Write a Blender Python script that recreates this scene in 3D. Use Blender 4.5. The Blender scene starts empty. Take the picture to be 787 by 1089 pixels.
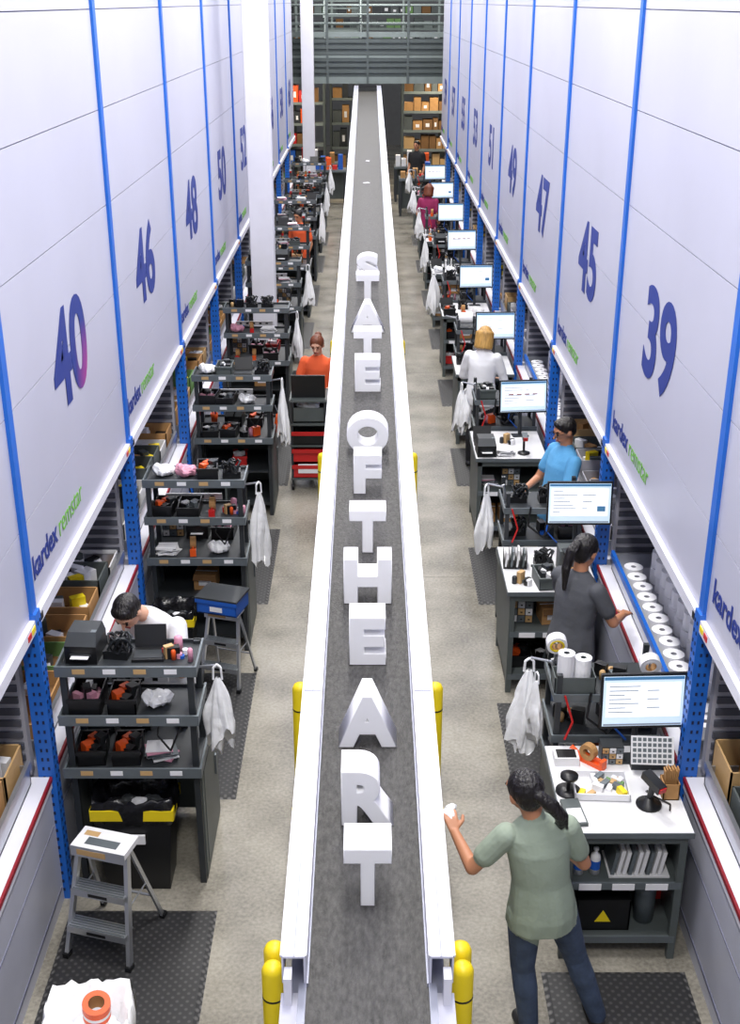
import bpy, math, random
import numpy as np
from mathutils import Vector, Matrix, Euler
random.seed(7)
SC = bpy.context.scene
COL = SC.collection

# ---------------------------------------------------------------- materials
def lin(c):
    return tuple(((x/255.0)/12.92 if x/255.0 <= .04045 else (((x/255.0)+.055)/1.055)**2.4) for x in c)

def mat(name, rgb, rough=.5, metal=0.0, var=.06, vscale=6.0, bump=0.0, bscale=40.0, emit=0.0, stretch=(1,1,1), spec=None):
    m = bpy.data.materials.new(name); m.use_nodes = True
    nt = m.node_tree; b = nt.nodes['Principled BSDF']
    c = lin(rgb)
    tc = nt.nodes.new('ShaderNodeTexCoord'); mp = nt.nodes.new('ShaderNodeMapping')
    mp.inputs['Scale'].default_value = stretch
    nt.links.new(tc.outputs['Object'], mp.inputs['Vector'])
    n = nt.nodes.new('ShaderNodeTexNoise'); n.inputs['Scale'].default_value = vscale; n.inputs['Detail'].default_value = 5
    nt.links.new(mp.outputs['Vector'], n.inputs['Vector'])
    r = nt.nodes.new('ShaderNodeValToRGB')
    r.color_ramp.elements[0].position = .3; r.color_ramp.elements[1].position = .7
    r.color_ramp.elements[0].color = tuple(max(0, x*(1-var)) for x in c)+(1,)
    r.color_ramp.elements[1].color = tuple(min(1, x*(1+var)) for x in c)+(1,)
    nt.links.new(n.outputs['Fac'], r.inputs['Fac'])
    nt.links.new(r.outputs['Color'], b.inputs['Base Color'])
    b.inputs['Roughness'].default_value = rough
    b.inputs['Metallic'].default_value = metal
    if spec is not None: b.inputs['Specular IOR Level'].default_value = spec
    if emit > 0:
        nt.links.new(r.outputs['Color'], b.inputs['Emission Color'])
        b.inputs['Emission Strength'].default_value = emit
    if bump > 0:
        n2 = nt.nodes.new('ShaderNodeTexNoise'); n2.inputs['Scale'].default_value = bscale; n2.inputs['Detail'].default_value = 3
        nt.links.new(mp.outputs['Vector'], n2.inputs['Vector'])
        bp = nt.nodes.new('ShaderNodeBump'); bp.inputs['Strength'].default_value = bump; bp.inputs['Distance'].default_value = .02
        nt.links.new(n2.outputs['Fac'], bp.inputs['Height'])
        nt.links.new(bp.outputs['Normal'], b.inputs['Normal'])
    return m

M = {}
M['panel'] = mat('panel_lavender', (186,187,203), .36, 0, .03, 1.2)
M['panelgap'] = mat('panel_gap', (112,114,134), .7)
M['lip'] = mat('lip_white', (220,220,230), .4, 0, .02)
M['blue'] = mat('paint_blue', (24,100,196), .38, 0, .06)
M['holeshade'] = mat('hole_shade_blue', (8,28,70), .6)  # dark blue that paints the shade inside the column perforations
M['slat'] = mat('slat_grey', (168,168,178), .5, .1)
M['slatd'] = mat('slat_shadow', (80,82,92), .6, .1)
M['cab'] = mat('cabinet_white', (180,182,196), .4, 0, .03)
M['red'] = mat('stripe_red', (140,20,36), .5)
M['navy'] = mat('print_navy', (24,48,130), .6, 0, .05)
M['green'] = mat('print_green', (110,180,60), .6, 0, .05)
M['belt'] = mat('belt_rubber', (74,73,72), .6, 0, .42, 60, .5, 140, stretch=(1,.4,1))
M['guard'] = mat('guard_white', (200,201,217), .3, .1, .03)
M['guardd'] = mat('guard_grey', (138,141,157), .4, .3)
M['steel'] = mat('steel', (185,188,195), .3, .8, .05)
M['yellow'] = mat('bollard_yellow', (238,212,30), .4, 0, .05)
M['dark'] = mat('frame_darkgrey', (50,54,58), .5, .2, .1)
M['edge'] = mat('shelf_edge_grey', (104,112,117), .45, .3, .08)
M['side'] = mat('cabinet_grey', (84,91,91), .5, .1, .06)
M['black'] = mat('plastic_black', (18,19,22), .4, 0, .2)
M['blackbag'] = mat('liner_black', (18,18,22), .25, 0, .2, 8, .6, 14)
M['white'] = mat('laminate_white', (226,226,228), .4, 0, .02)
M['paper'] = mat('paper_white', (236,236,240), .7, 0, .02)
M['bag'] = mat('bag_white', (244,245,248), .3, 0, .03, 6, .5, 16)
M['foam'] = mat('foam_white', (246,246,248), .5, 0, .01)
M['card'] = mat('cardboard', (178,134,84), .8, 0, .1, 12)
M['cardd'] = mat('cardboard_dark', (122,88,52), .8)
M['orange'] = mat('orange_plastic', (234,90,30), .45)
M['redp'] = mat('red_plastic', (196,34,34), .45)
M['bluep'] = mat('blue_plastic', (30,90,185), .4)
M['greenp'] = mat('green_board', (104,142,84), .6)
M['pink'] = mat('pink_wrap', (214,150,172), .5)
M['tan'] = mat('tan_bin', (196,160,110), .6)
M['screen'] = mat('screen_glow', (196,216,232), .3, 0, .02, emit=.6)
M['screenw'] = mat('screen_white', (235,240,245), .3, 0, .01, emit=.7)
M['screenb'] = mat('screen_bar', (70,120,160), .3, 0, .02, emit=.4)
M['screend'] = mat('screen_text', (130,140,155), .3, 0, .02, emit=.3)
M['alu'] = mat('aluminium', (200,203,208), .3, .85, .04)
M['mezz'] = mat('mezzanine_grey', (80,88,88), .6, .2)
M['mezzl'] = mat('mezzanine_light', (120,130,128), .6, .2)
M['wallm'] = mat('wall_paint', (150,152,156), .8)
M['pillar'] = mat('pillar_paint', (220,220,230), .5, 0, .02)
M['skin'] = mat('skin_tan', (190,132,100), .5, 0, .05)
M['skinl'] = mat('skin_light', (222,172,146), .5, 0, .05)
M['hairb'] = mat('hair_black', (22,18,19), .4, 0, .4, 30, .6, 70, stretch=(1,1,.15))
M['hairblond'] = mat('hair_blond', (188,146,80), .45, 0, .3, 30, .5, 70, stretch=(1,1,.15))
M['hairred'] = mat('hair_auburn', (112,58,34), .45, 0, .3, 30, .5, 70, stretch=(1,1,.15))
M['sage'] = mat('shirt_sage', (150,163,147), .85, 0, .08, 5, .7, 8)
M['greyshirt'] = mat('shirt_grey', (82,84,90), .85, 0, .08, 5, .6, 9)
M['blueshirt'] = mat('shirt_blue', (88,158,208), .85, 0, .06, 5, .5, 9)
M['whiteshirt'] = mat('shirt_white', (236,237,242), .85, 0, .04, 5, .5, 9)
M['orangeshirt'] = mat('shirt_orange', (240,100,55), .85, 0, .06, 5, .35, 9)
M['magshirt'] = mat('shirt_magenta', (150,40,90), .85, 0, .06, 5, .35, 9)
M['jeans'] = mat('denim', (62,76,100), .85, 0, .25, 14, .6, 12)
M['blackcloth'] = mat('cloth_black', (28,28,34), .85, 0, .1, 8, .3, 12)
M['shoe'] = mat('shoe_black', (30,30,32), .6)
M['sole'] = mat('shoe_sole', (215,225,120), .6)
M['lipc'] = mat('lip_colour', (160,80,78), .5)
M['eye'] = mat('eye_dark', (25,18,15), .2)

def floor_mat():
    m = bpy.data.materials.new('floor_concrete'); m.use_nodes = True
    nt = m.node_tree; b = nt.nodes['Principled BSDF']
    tc = nt.nodes.new('ShaderNodeTexCoord')
    n1 = nt.nodes.new('ShaderNodeTexNoise'); n1.inputs['Scale'].default_value = 1.6; n1.inputs['Detail'].default_value = 9
    n2 = nt.nodes.new('ShaderNodeTexNoise'); n2.inputs['Scale'].default_value = 45; n2.inputs['Detail'].default_value = 4
    nt.links.new(tc.outputs['Object'], n1.inputs['Vector']); nt.links.new(tc.outputs['Object'], n2.inputs['Vector'])
    mx = nt.nodes.new('ShaderNodeMix'); mx.data_type = 'FLOAT'; mx.inputs[0].default_value = .35
    nt.links.new(n1.outputs['Fac'], mx.inputs[2]); nt.links.new(n2.outputs['Fac'], mx.inputs[3])
    r = nt.nodes.new('ShaderNodeValToRGB')
    r.color_ramp.elements[0].position = .36; r.color_ramp.elements[1].position = .64
    r.color_ramp.elements[0].color = lin((114,110,101))+(1,)
    r.color_ramp.elements[1].color = lin((168,163,151))+(1,)
    nt.links.new(mx.outputs[0], r.inputs['Fac']); nt.links.new(r.outputs['Color'], b.inputs['Base Color'])
    b.inputs['Roughness'].default_value = .2
    bp = nt.nodes.new('ShaderNodeBump'); bp.inputs['Strength'].default_value = .05
    nt.links.new(n2.outputs['Fac'], bp.inputs['Height']); nt.links.new(bp.outputs['Normal'], b.inputs['Normal'])
    return m
M['floor'] = floor_mat()
M['joint'] = mat('floor_joint', (100,96,90), .8)

def mat_rubber():
    m = bpy.data.materials.new('mat_rubber'); m.use_nodes = True
    nt = m.node_tree; b = nt.nodes['Principled BSDF']
    tc = nt.nodes.new('ShaderNodeTexCoord')
    v = nt.nodes.new('ShaderNodeTexVoronoi'); v.inputs['Scale'].default_value = 26; v.inputs['Randomness'].default_value = 0
    mp = nt.nodes.new('ShaderNodeMapping'); mp.inputs['Rotation'].default_value = (0,0,.78)
    nt.links.new(tc.outputs['Object'], mp.inputs['Vector']); nt.links.new(mp.outputs['Vector'], v.inputs['Vector'])
    r = nt.nodes.new('ShaderNodeValToRGB')
    r.color_ramp.elements[0].position = .2; r.color_ramp.elements[1].position = .5
    r.color_ramp.elements[0].color = lin((108,107,106))+(1,)
    r.color_ramp.elements[1].color = lin((38,38,40))+(1,)
    nt.links.new(v.outputs['Distance'], r.inputs['Fac']); nt.links.new(r.outputs['Color'], b.inputs['Base Color'])
    bp = nt.nodes.new('ShaderNodeBump'); bp.inputs['Strength'].default_value = .6; bp.invert = True
    nt.links.new(v.outputs['Distance'], bp.inputs['Height']); nt.links.new(bp.outputs['Normal'], b.inputs['Normal'])
    b.inputs['Roughness'].default_value = .55
    return m
M['rubber'] = mat_rubber()

def navy_reflection():
    # navy digit; magenta reflection painted into the foot of its second figure
    m = bpy.data.materials.new('navy_magenta_reflection'); m.use_nodes = True
    nt = m.node_tree; b = nt.nodes['Principled BSDF']
    tc = nt.nodes.new('ShaderNodeTexCoord'); sp = nt.nodes.new('ShaderNodeSeparateXYZ')
    nt.links.new(tc.outputs['Object'], sp.inputs[0])
    a = nt.nodes.new('ShaderNodeMapRange'); a.inputs[1].default_value=.08; a.inputs[2].default_value=.42
    nt.links.new(sp.outputs['X'], a.inputs[0])
    c = nt.nodes.new('ShaderNodeMapRange'); c.inputs[1].default_value=.4; c.inputs[2].default_value=.0
    nt.links.new(sp.outputs['Y'], c.inputs[0])
    mu = nt.nodes.new('ShaderNodeMath'); mu.operation='MULTIPLY'
    nt.links.new(a.outputs[0],mu.inputs[0]); nt.links.new(c.outputs[0],mu.inputs[1])
    r = nt.nodes.new('ShaderNodeValToRGB')
    r.color_ramp.elements[0].color=lin((24,48,130))+(1,); r.color_ramp.elements[1].color=lin((190,50,140))+(1,)
    nt.links.new(mu.outputs[0],r.inputs['Fac']); nt.links.new(r.outputs['Color'],b.inputs['Base Color'])
    return m
M['navyreflect'] = navy_reflection()

# ---------------------------------------------------------------- mesh builder
class MB:
    def __init__(s):
        s.v=[]; s.f=[]; s.mi=[]; s.sm=[]; s.mats=[]
    def m(s, k):
        if k not in s.mats: s.mats.append(k)
        return s.mats.index(k)
    def add(s, vs, fs, k, smooth=False):
        o=len(s.v); i=s.m(k)
        s.v += [tuple(v) for v in vs]
        for f in fs:
            s.f.append(tuple(a+o for a in f)); s.mi.append(i); s.sm.append(smooth)
    def box(s, x0,x1,y0,y1,z0,z1,k, rot=None, piv=None):
        vs=[Vector((x,y,z)) for x in (x0,x1) for y in (y0,y1) for z in (z0,z1)]
        if rot is not None:
            c = Vector(piv) if piv is not None else Vector(((x0+x1)/2,(y0+y1)/2,(z0+z1)/2))
            R = Euler(rot).to_matrix()
            vs=[R@(v-c)+c for v in vs]
        s.add(vs, [(0,1,3,2),(4,6,7,5),(0,4,5,1),(2,3,7,6),(0,2,6,4),(1,5,7,3)], k)
        return s
    def hexa(s, vs, k):
        s.add(vs, [(0,1,3,2),(4,6,7,5),(0,4,5,1),(2,3,7,6),(0,2,6,4),(1,5,7,3)], k)
    def tube(s, a,b,ra,rb,k,n=12,smooth=True):
        a=Vector(a); b=Vector(b); d=(b-a).normalized()
        u=d.orthogonal().normalized(); w=d.cross(u)
        vs=[]
        for p,r in ((a,ra),(b,rb)):
            for i in range(n):
                t=2*math.pi*i/n
                vs.append(p+u*math.cos(t)*r+w*math.sin(t)*r)
        s.add(vs,[(i,(i+1)%n,n+(i+1)%n,n+i) for i in range(n)],k,smooth)
        s.add(vs,[tuple(range(n))[::-1],tuple(range(n,2*n))],k)
        return s
    def path(s, pts, r, k, n=8):
        for a,b in zip(pts[:-1],pts[1:]): s.tube(a,b,r,r,k,n)
    def lathe(s, prof, c, k, n=16, axis='z', smooth=True):
        vs=[]
        for r,z in prof:
            for i in range(n):
                t=2*math.pi*i/n
                if axis=='z': p=(c[0]+r*math.cos(t),c[1]+r*math.sin(t),c[2]+z)
                elif axis=='y': p=(c[0]+r*math.cos(t),c[1]+z,c[2]+r*math.sin(t))
                else: p=(c[0]+z,c[1]+r*math.cos(t),c[2]+r*math.sin(t))
                vs.append(p)
        fs=[]
        for j in range(len(prof)-1):
            for i in range(n):
                fs.append((j*n+i,j*n+(i+1)%n,(j+1)*n+(i+1)%n,(j+1)*n+i))
        s.add(vs,fs,k,smooth)
    def ring(s, c, ro, ri, h, k, n=16, axis='z', inner=None):
        s.lathe([(ri,0),(ro,0),(ro,h),(ri,h)],c,k,n,axis,False)
        s.lathe([(ri,h),(ri,0)],c,inner or k,n,axis,False)
    def tray(s, x0,x1,y0,y1,z0,z1,t,k,kin=None):
        s.box(x0,x1,y0,y1,z0,z0+t,kin or k)
        s.box(x0,x0+t,y0,y1,z0,z1,k); s.box(x1-t,x1,y0,y1,z0,z1,k)
        s.box(x0,x1,y0,y0+t,z0,z1,k); s.box(x0,x1,y1-t,y1,z0,z1,k)
    def blob(s, c, r, k, seed, n=12, L=8, amp=.25):
        q=random.Random(seed); vs=[]; ph=[q.uniform(0,6) for _ in range(4)]
        for j in range(L+1):
            t=math.pi*(j+.02)/(L+.04)
            for i in range(n):
                a=2*math.pi*i/n
                f=1+amp*(math.sin(3*a+ph[0]+2*t)*.5+math.sin(5*a+ph[1]-3*t)*.3+q.uniform(-.3,.3))*math.sin(t)
                vs.append((c[0]+r[0]*f*math.sin(t)*math.cos(a),c[1]+r[1]*f*math.sin(t)*math.sin(a),c[2]+max(-r[2],r[2]*f*math.cos(t))))
        s.add(vs,[(j*n+i,(j+1)*n+i,(j+1)*n+(i+1)%n,j*n+(i+1)%n) for j in range(L) for i in range(n)],k,False)
    def mesh(s,name):
        me=bpy.data.meshes.new(name)
        me.from_pydata(s.v,[],s.f)
        for k in s.mats: me.materials.append(M[k])
        me.polygons.foreach_set('material_index',s.mi)
        me.polygons.foreach_set('use_smooth',s.sm)
        me.update(); 
        return me
    def obj(s,name,loc=(0,0,0),rot=(0,0,0),bevel=0):
        return place(s.mesh(name),name,loc,rot,bevel)

def place(me,name,loc=(0,0,0),rot=(0,0,0),bevel=0,scale=None):
    o=bpy.data.objects.new(name,me); COL.objects.link(o)
    o.location=loc; o.rotation_euler=rot
    if scale: o.scale=scale
    if bevel:
        b=o.modifiers.new('bevel','BEVEL'); b.width=bevel; b.segments=2; b.limit_method='ANGLE'
    return o

def text_mesh(body,size,extrude,offset,k,name,sx=1.0,bev=0):
    c=bpy.data.curves.new(name,'FONT'); c.body=body; c.size=size; c.extrude=extrude; c.offset=offset
    c.align_x='LEFT'; c.resolution_u=6
    if bev: c.bevel_depth=bev; c.bevel_resolution=1
    o=bpy.data.objects.new(name,c); COL.objects.link(o)
    bpy.context.view_layer.update()
    dg=bpy.context.evaluated_depsgraph_get()
    me=bpy.data.meshes.new_from_object(o.evaluated_get(dg))
    bpy.data.objects.remove(o)
    me.materials.clear(); me.materials.append(M[k])
    for p in me.polygons: p.material_index=0
    xs=[v.co.x for v in me.vertices]; ys=[v.co.y for v in me.vertices]
    cx=(min(xs)+max(xs))/2; y0=min(ys)
    for v in me.vertices: v.co.x=(v.co.x-cx)*sx; v.co.y-=y0
    return me,(max(xs)-min(xs))*sx,max(ys)-y0

# ---------------------------------------------------------------- room shell
b=MB(); b.box(-9,9,-3,46,-.2,0,'floor')
for y in (2.9,9.9,16.5,23.7,28.9): b.box(-9,9,y,y+.006,0,.0006,'joint')
b.obj('floor')
b=MB(); b.box(-9,9,46,46.2,0,10,'wallm'); b.obj('wall_back')
b=MB(); b.box(-9.2,-9,-3,46,0,10,'wallm'); b.obj('wall_left')
b=MB(); b.box(9,9.2,-3,46,0,10,'wallm'); b.obj('wall_right')

# ---------------------------------------------------------------- storage machines
W=1.8; P=2.76; Y00=5.65-2*P
def module_mesh(s):
    b=MB()
    def bx(t0,t1,y0,y1,z0,z1,k):
        a,c=s*(W+t0),s*(W+t1); b.box(min(a,c),max(a,c),y0,y1,z0,z1,k)
    bx(.0,.75,.0,P,0,.80,'cab')
    bx(-.012,.75,.05,P-.05,.80,.87,'lip')
    bx(-.018,-.004,.05,P-.05,.845,.872,'red')
    bx(-.004,0,.08,P-.08,.1,.12,'panelgap'); bx(-.004,0,.08,P-.08,.55,.556,'panelgap')
    bx(-.004,0,P/2-.004,P/2+.004,.0,.8,'panelgap')
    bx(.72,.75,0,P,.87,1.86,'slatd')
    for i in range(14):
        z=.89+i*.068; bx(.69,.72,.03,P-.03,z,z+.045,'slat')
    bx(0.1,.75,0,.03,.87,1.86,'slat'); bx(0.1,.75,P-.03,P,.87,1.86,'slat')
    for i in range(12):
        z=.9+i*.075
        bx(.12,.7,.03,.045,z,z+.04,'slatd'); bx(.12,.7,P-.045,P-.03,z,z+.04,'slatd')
    bx(-.03,.06,.03,P-.03,1.80,1.87,'lip')
    bx(-.034,-.03,.06,.10,1.815,1.855,'black'); bx(-.034,-.03,P-.12,P-.06,1.82,1.85,'yellow'); bx(-.034,-.03,P-.2,P-.14,1.82,1.85,'redp')
    bx(.02,.75,0,P,1.87,7.6,'panelgap')
    z=1.874
    hs=[.5]+[.62]*12
    for h in hs:
        z1=min(z+h-.006,7.6)
        if z<7.6: bx(0,.02,.035,P-.035,z,z1,'panel')
        z+=h
    # column
    bx(-.035,.06,-.045,.045,0,1.9,'blue')
    for i in range(30):
        z=.06+i*.061
        for yy in (-.022,.022): bx(-.038,-.034,yy-.007,yy+.007,z,z+.02,'holeshade')
        c=s*(W+.012); b.box(c-.02,c-.008,-.048,-.044,z,z+.02,'holeshade'); b.box(c+.012,c+.024,-.048,-.044,z,z+.02,'holeshade')
    bx(-.02,.02,-.04,.04,1.9,7.6,'blue')
    return b.mesh('lift_module_mesh')
mods={-1:module_mesh(-1),1:module_mesh(1)}
nums={1:['35','37','39','45','47','49','51','53','55','57','59'],-1:['36','38','40','46','48','50','52','54','56','58','60']}
logoA=text_mesh('kardex',.19,.001,.004,'navy','logo_a'); logoB=text_mesh('remstar',.19,.001,-.001,'green','logo_b')
for s in (1,-1):
    for k in range(11):
        o=place(mods[s],'vertical_lift_module',(0,Y00+k*P,0))
        if s>0: R=Matrix(((0,0,-1),(-1,0,0),(0,1,0)))
        else: R=Matrix(((0,0,1),(1,0,0),(0,1,0)))
        def put(me,y,z,nm):
            t=place(me,nm); t.parent=o
            t.matrix_local=Matrix.Translation((s*(W-.003),y,z))@R.to_4x4()
        me,w,h=text_mesh(nums[s][k],.78,.001,.022,'navyreflect' if nums[s][k]=='40' else 'navy','digits',1.08)
        put(me,P*.5+((.14 if k<3 else -.02) if s>0 else (-.02 if k<3 else -.14)),2.66,'number_label')
        d=-s
        y0=P-.12 if s>0 else .12
        put(logoA[0],y0+d*logoA[1]/2,2.02,'logo_word_1')
        put(logoB[0],y0+d*(logoA[1]+.05+logoB[1]/2),2.02,'logo_word_2')

# trays in machine openings
def tray_rolls(s,seed,rolls):
    r=random.Random(seed); b=MB()
    x0,x1=(W+.08,W+.6) if s>0 else (-W-.6,-W-.08)
    b.tray(x0,x1,.12,P-.12,.875,1.0,.012,'steel','slat')
    xe=x0 if s>0 else x1
    b.box(xe-.012,xe+.012,.12,P-.12,.98,1.03,'blue' if rolls else 'steel')
    y=.3
    while y<P-.3:
        if rolls:
            for col in range(2):
                x=xe+s*(.11+.19*col)
                for j in range(1+col):
                    b.ring((x+r.uniform(-.01,.01),y+r.uniform(-.01,.01),.89+j*.13),.07,.02,.12,'paper',14,'z','slat')
            y+=.16
        else:
            h=r.uniform(.1,.26); k=r.choice(['card','side','tan','side','white','card','slat'] if s>0 else ['card','card','greenp','tan','side','white'])
            b.tray(x0+.05,x1-.05,y-.08,y+.24,.89,.89+h,.01,k,'cardd')
            for q in range(7):
                xx=r.uniform(x0+.12,x1-.12); yy=y+r.uniform(-.02,.18)
                b.box(xx-.05,xx+.05,yy-.03,yy+.03,.902,.88+h*r.uniform(.5,1.15),r.choice(['paper','white','yellow','black','card','side','paper']),(0,0,r.uniform(-1,1)))
            y+=.36
    return b.mesh('tray')
trr=tray_rolls(1,1,True); tl=[tray_rolls(-1,i+5,False) for i in range(3)]; tb=[tray_rolls(1,31,False),tray_rolls(1,35,False)]
for k in range(11):
    place(trr if k in (2,4) else tb[k%2],'parts_tray',(0,Y00+k*P,0)); place(tl[k%3],'parts_tray',(0,Y00+k*P,0))

# ---------------------------------------------------------------- conveyor
SL=.049; ZB0=1.28
def zb(y): return ZB0+SL*y
b=MB()
YA,YB,YG=.8,31.5,3.46
def sb(x0,x1,o0,o1,k,ya=YA,yb=YB):
    b.hexa([(x,y,zb(y)+o) for x in (x0,x1) for y in (ya,yb) for o in (o0,o1)],k)
sb(-.232,.232,-.02,0,'belt')
sb(-.24,.24,-.16,-.13,'guardd')
sb(-.23,.23,0,.003,'black',3.2,3.215)
for s in (-1,1):
    def ss(a,c,o0,o1,k,ya=YA,yb=YB):
        sb(min(s*a,s*c),max(s*a,s*c),o0,o1,k,ya,yb)
    ss(.232,.242,-.16,.14,'guard',YG)
    ss(.232,.325,.14,.15,'guard',YG)
    ss(.318,.325,.02,.14,'guard',YG)
    ss(.322,.330,.146,.156,'lip',YG); ss(.229,.236,.146,.156,'lip',YG)
    ss(.274,.280,.150,.152,'guardd',YG)
    ss(.242,.30,-.16,-.05,'guardd')
    ss(.226,.236,.0,.018,'guardd',YG)
    ss(.232,.262,-.16,.02,'guardd',YA,YG)
    ss(.262,.33,-.05,-.03,'guard',2.4,YG)
    ss(.285,.315,-.03,.10,'lip',YG-.06,YG-.0)
    y=5.2
    while y<31: 
        ss(.229,.327,.142,.1525,'guardd',y,y+.010); y+=3.05
for y in (1.2,4.4,6.7,10.85,14.95,19.1,23.2,27.4,31.3):
    for s in (-1,1):
        b.box(s*.27-.025,s*.27+.025,y-.03,y+.03,0.01,zb(y)-.1,'guardd')
        b.box(s*.27-.06,s*.27+.06,y-.06,y+.06,0,.012,'guardd')
    b.box(-.27,.27,y-.02,y+.02,.45,.5,'guardd'); b.box(-.3,.3,y-.025,y+.025,zb(y)-.22,zb(y)-.17,'guardd')
b.box(-.36,-.3,31.4,31.5,0,2.98,'mezz'); b.box(.3,.36,31.4,31.5,0,2.98,'mezz'); b.box(-.36,.36,31.4,31.5,2.92,2.99,'black')
b.obj('belt_conveyor')
b=MB(); b.box(-.05,.05,-.03,.03,0,.004,'paper'); s1=b.mesh('scrap')
place(s1,'paper_scrap',(-.02,19.5,zb(19.5)+.004),(.049,0,.5)); place(s1,'paper_scrap',(.0,21.5,zb(21.5)+.004),(.049,0,1.4))
# bollards
b=MB(); b.lathe([(.05,0),(.05,.93),(.04,.955),(.02,.965),(.001,.967)],(0,0,0),'yellow',20)
b.lathe([(.075,.0),(.075,.012),(.05,.014)],(0,0,0),'yellow',20)
for z in (.78,): b.ring((0,0,z),.0515,.049,.01,'black',20)
bm=b.mesh('bollard')
for y in (4.2,6.45,10.6,14.7,18.8,22.9,27.1):
    for s in (-1,1): place(bm,'bollard',(s*.424,y,0))
for s in (-1,1): place(bm,'bollard',(s*.424,4.08,0))

# letters
LET=[('T',3.87,.195),('R',4.36,.235),('A',4.93,.29),('E',5.66,.20),('H',6.32,.285),('T',6.97,.235),('F',7.86,.20),('O',8.58,.32),('E',9.95,.225),('T',10.75,.26),('A',11.65,.34),('T',12.75,.25),('S',13.6,.25)]
for ch,y,w in LET:
    me,ww,hh=text_mesh(ch,.42,.076,.018,'foam','letter',1,.005)
    for v in me.vertices: v.co.x*=w/ww; v.co.y*=.30/hh
    o=place(me,'foam_letter',(0,y+.085,zb(y)+.007),(math.radians(90+2.8),0,0))

# ---------------------------------------------------------------- pillars, mezzanine, background
for (x,y) in ((-1.37,15.7),(-1.47,31.1)):
    b=MB(); b.box(x-.15,x+.15,y-.15,y+.15,0,7.6,'pillar'); b.box(x-.2,x+.2,y-.2,y+.2,0,.04,'pillar')
    b.box(x-.155,x+.155,y-.155,y+.155,.04,.3,'yellow')
    b.obj('building_column',bevel=.01)
b=MB()
MY=31.6
b.box(-6,6,MY,MY+.12,3.0,3.16,'mezzl'); b.box(-6,6,MY+.02,MY+8,3.5,3.6,'mezz'); b.box(-6,6,MY,MY+.12,4.08,4.2,'mezzl')
b.box(-6,6,MY+.05,MY+.07,3.16,4.05,'mezz')
for i in range(6): b.box(-6,6,MY+.0,MY+.05,3.25+i*.14,3.33+i*.14,'mezz')
b.box(-6,6,MY-.01,MY+.05,3.6,3.66,'mezzl')
for i in range(13):
    x=-6+i; b.box(x-.03,x+.03,MY-.02,MY+.05,3.0,5.3,'mezz')
for z in (4.4,4.6,4.8,5.0,5.2): b.tube((-6,MY+.02,z),(6,MY+.02,z),.02,.02,'mezzl')
for x in (-5,-2.3,2.3,5):
    b.box(x-.1,x+.1,MY+.1,MY+.3,0,3.5,'mezz'); b.box(x-.1,x+.1,MY+7,MY+7.2,0,3.5,'mezz')
for z in (4.3,4.55,4.8,5.05): b.tube((-6,MY+4.5,z),(6,MY+4.5,z),.03,.03,'mezzl')
for i in range(9): b.box(-4+i-.03,-4+i+.03,MY+4.48,MY+4.54,3.6,5.1,'mezzl')
for i in range(9): b.box(-1.1,-.2,MY+1.2+.24*i,MY+1.46+.24*i,3.62+.18*i,3.66+.18*i,'mezzl')
for s_ in (-1.12,-.18): b.tube((s_,MY+1.1,3.65),(s_,MY+3.3,5.3),.04,.04,'mezz'); b.tube((s_,MY+1.1,4.5),(s_,MY+3.3,6.15),.025,.025,'mezzl')
b.obj('mezzanine')
def rack(x0,x1,y,z0,levels,dz,seed,cols):
    r=random.Random(seed); b=MB()
    for x in (x0,x1):
        for yy in (y,y+.6): b.box(x-.03,x+.03,yy-.03,yy+.03,z0,z0+levels*dz+.1,'mezz')
    for l in range(levels):
        z=z0+.1+l*dz
        b.box(x0,x1,y,y+.6,z,z+.04,'mezz'); b.box(x0,x1,y-.02,y,z-.02,z+.05,'mezzl')
        x=x0+.06
        while x<x1-.3:
            w=r.uniform(.12,.28); h=r.uniform(.45,.95)*(dz-.1)
            k=r.choice(cols)
            b.box(x,x+w,y+.05,y+.5,z+.04,z+.04+h,k)
            if r.random()<.4: b.box(x+w*.3,x+w*.7,y+.045,y+.05,z+.04+h*.3,z+.04+h*.65,'paper')
            x+=w+.02
    b.obj('storage_rack')
rack(.95,3.4,34.2,0,6,.5,1,['card','cardd','cardd','tan','side','card'])
rack(-3.6,-1.2,34.5,0,5,.55,2,['cardd','redp','side','side','dark','orange','dark','bluep'])
rack(-1.1,-.4,37.5,0,4,.7,3,['card','side','cardd','dark'])
rack(-3.5,3.5,38.6,3.61,6,.4,15,['side','mezz','greenp','mezzl','dark','cardd'])
def far_bench(x,y,seed):
    r=random.Random(seed); b=MB(); b.box(-.5,.5,-.3,.3,.85,.9,'edge')
    for xx in (-.46,.46):
        for yy in (-.26,.26): b.box(xx-.03,xx+.03,yy-.03,yy+.03,0,.85,'dark')
    b.box(-.5,.5,.27,.3,.1,.85,'side')
    for i in range(6):
        xx=-.4+i*.15; b.box(xx-.06,xx+.06,-.15,.1,.9,.9+r.uniform(.06,.4),r.choice(['redp','orange','black','bluep','card','paper']))
    b.obj('packing_bench',(x,y,.001))
far_bench(-1.05,31.9,1); far_bench(-1.3,33.2,2); far_bench(1.27,30.3,3); far_bench(1.2,32.6,5)

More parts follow.
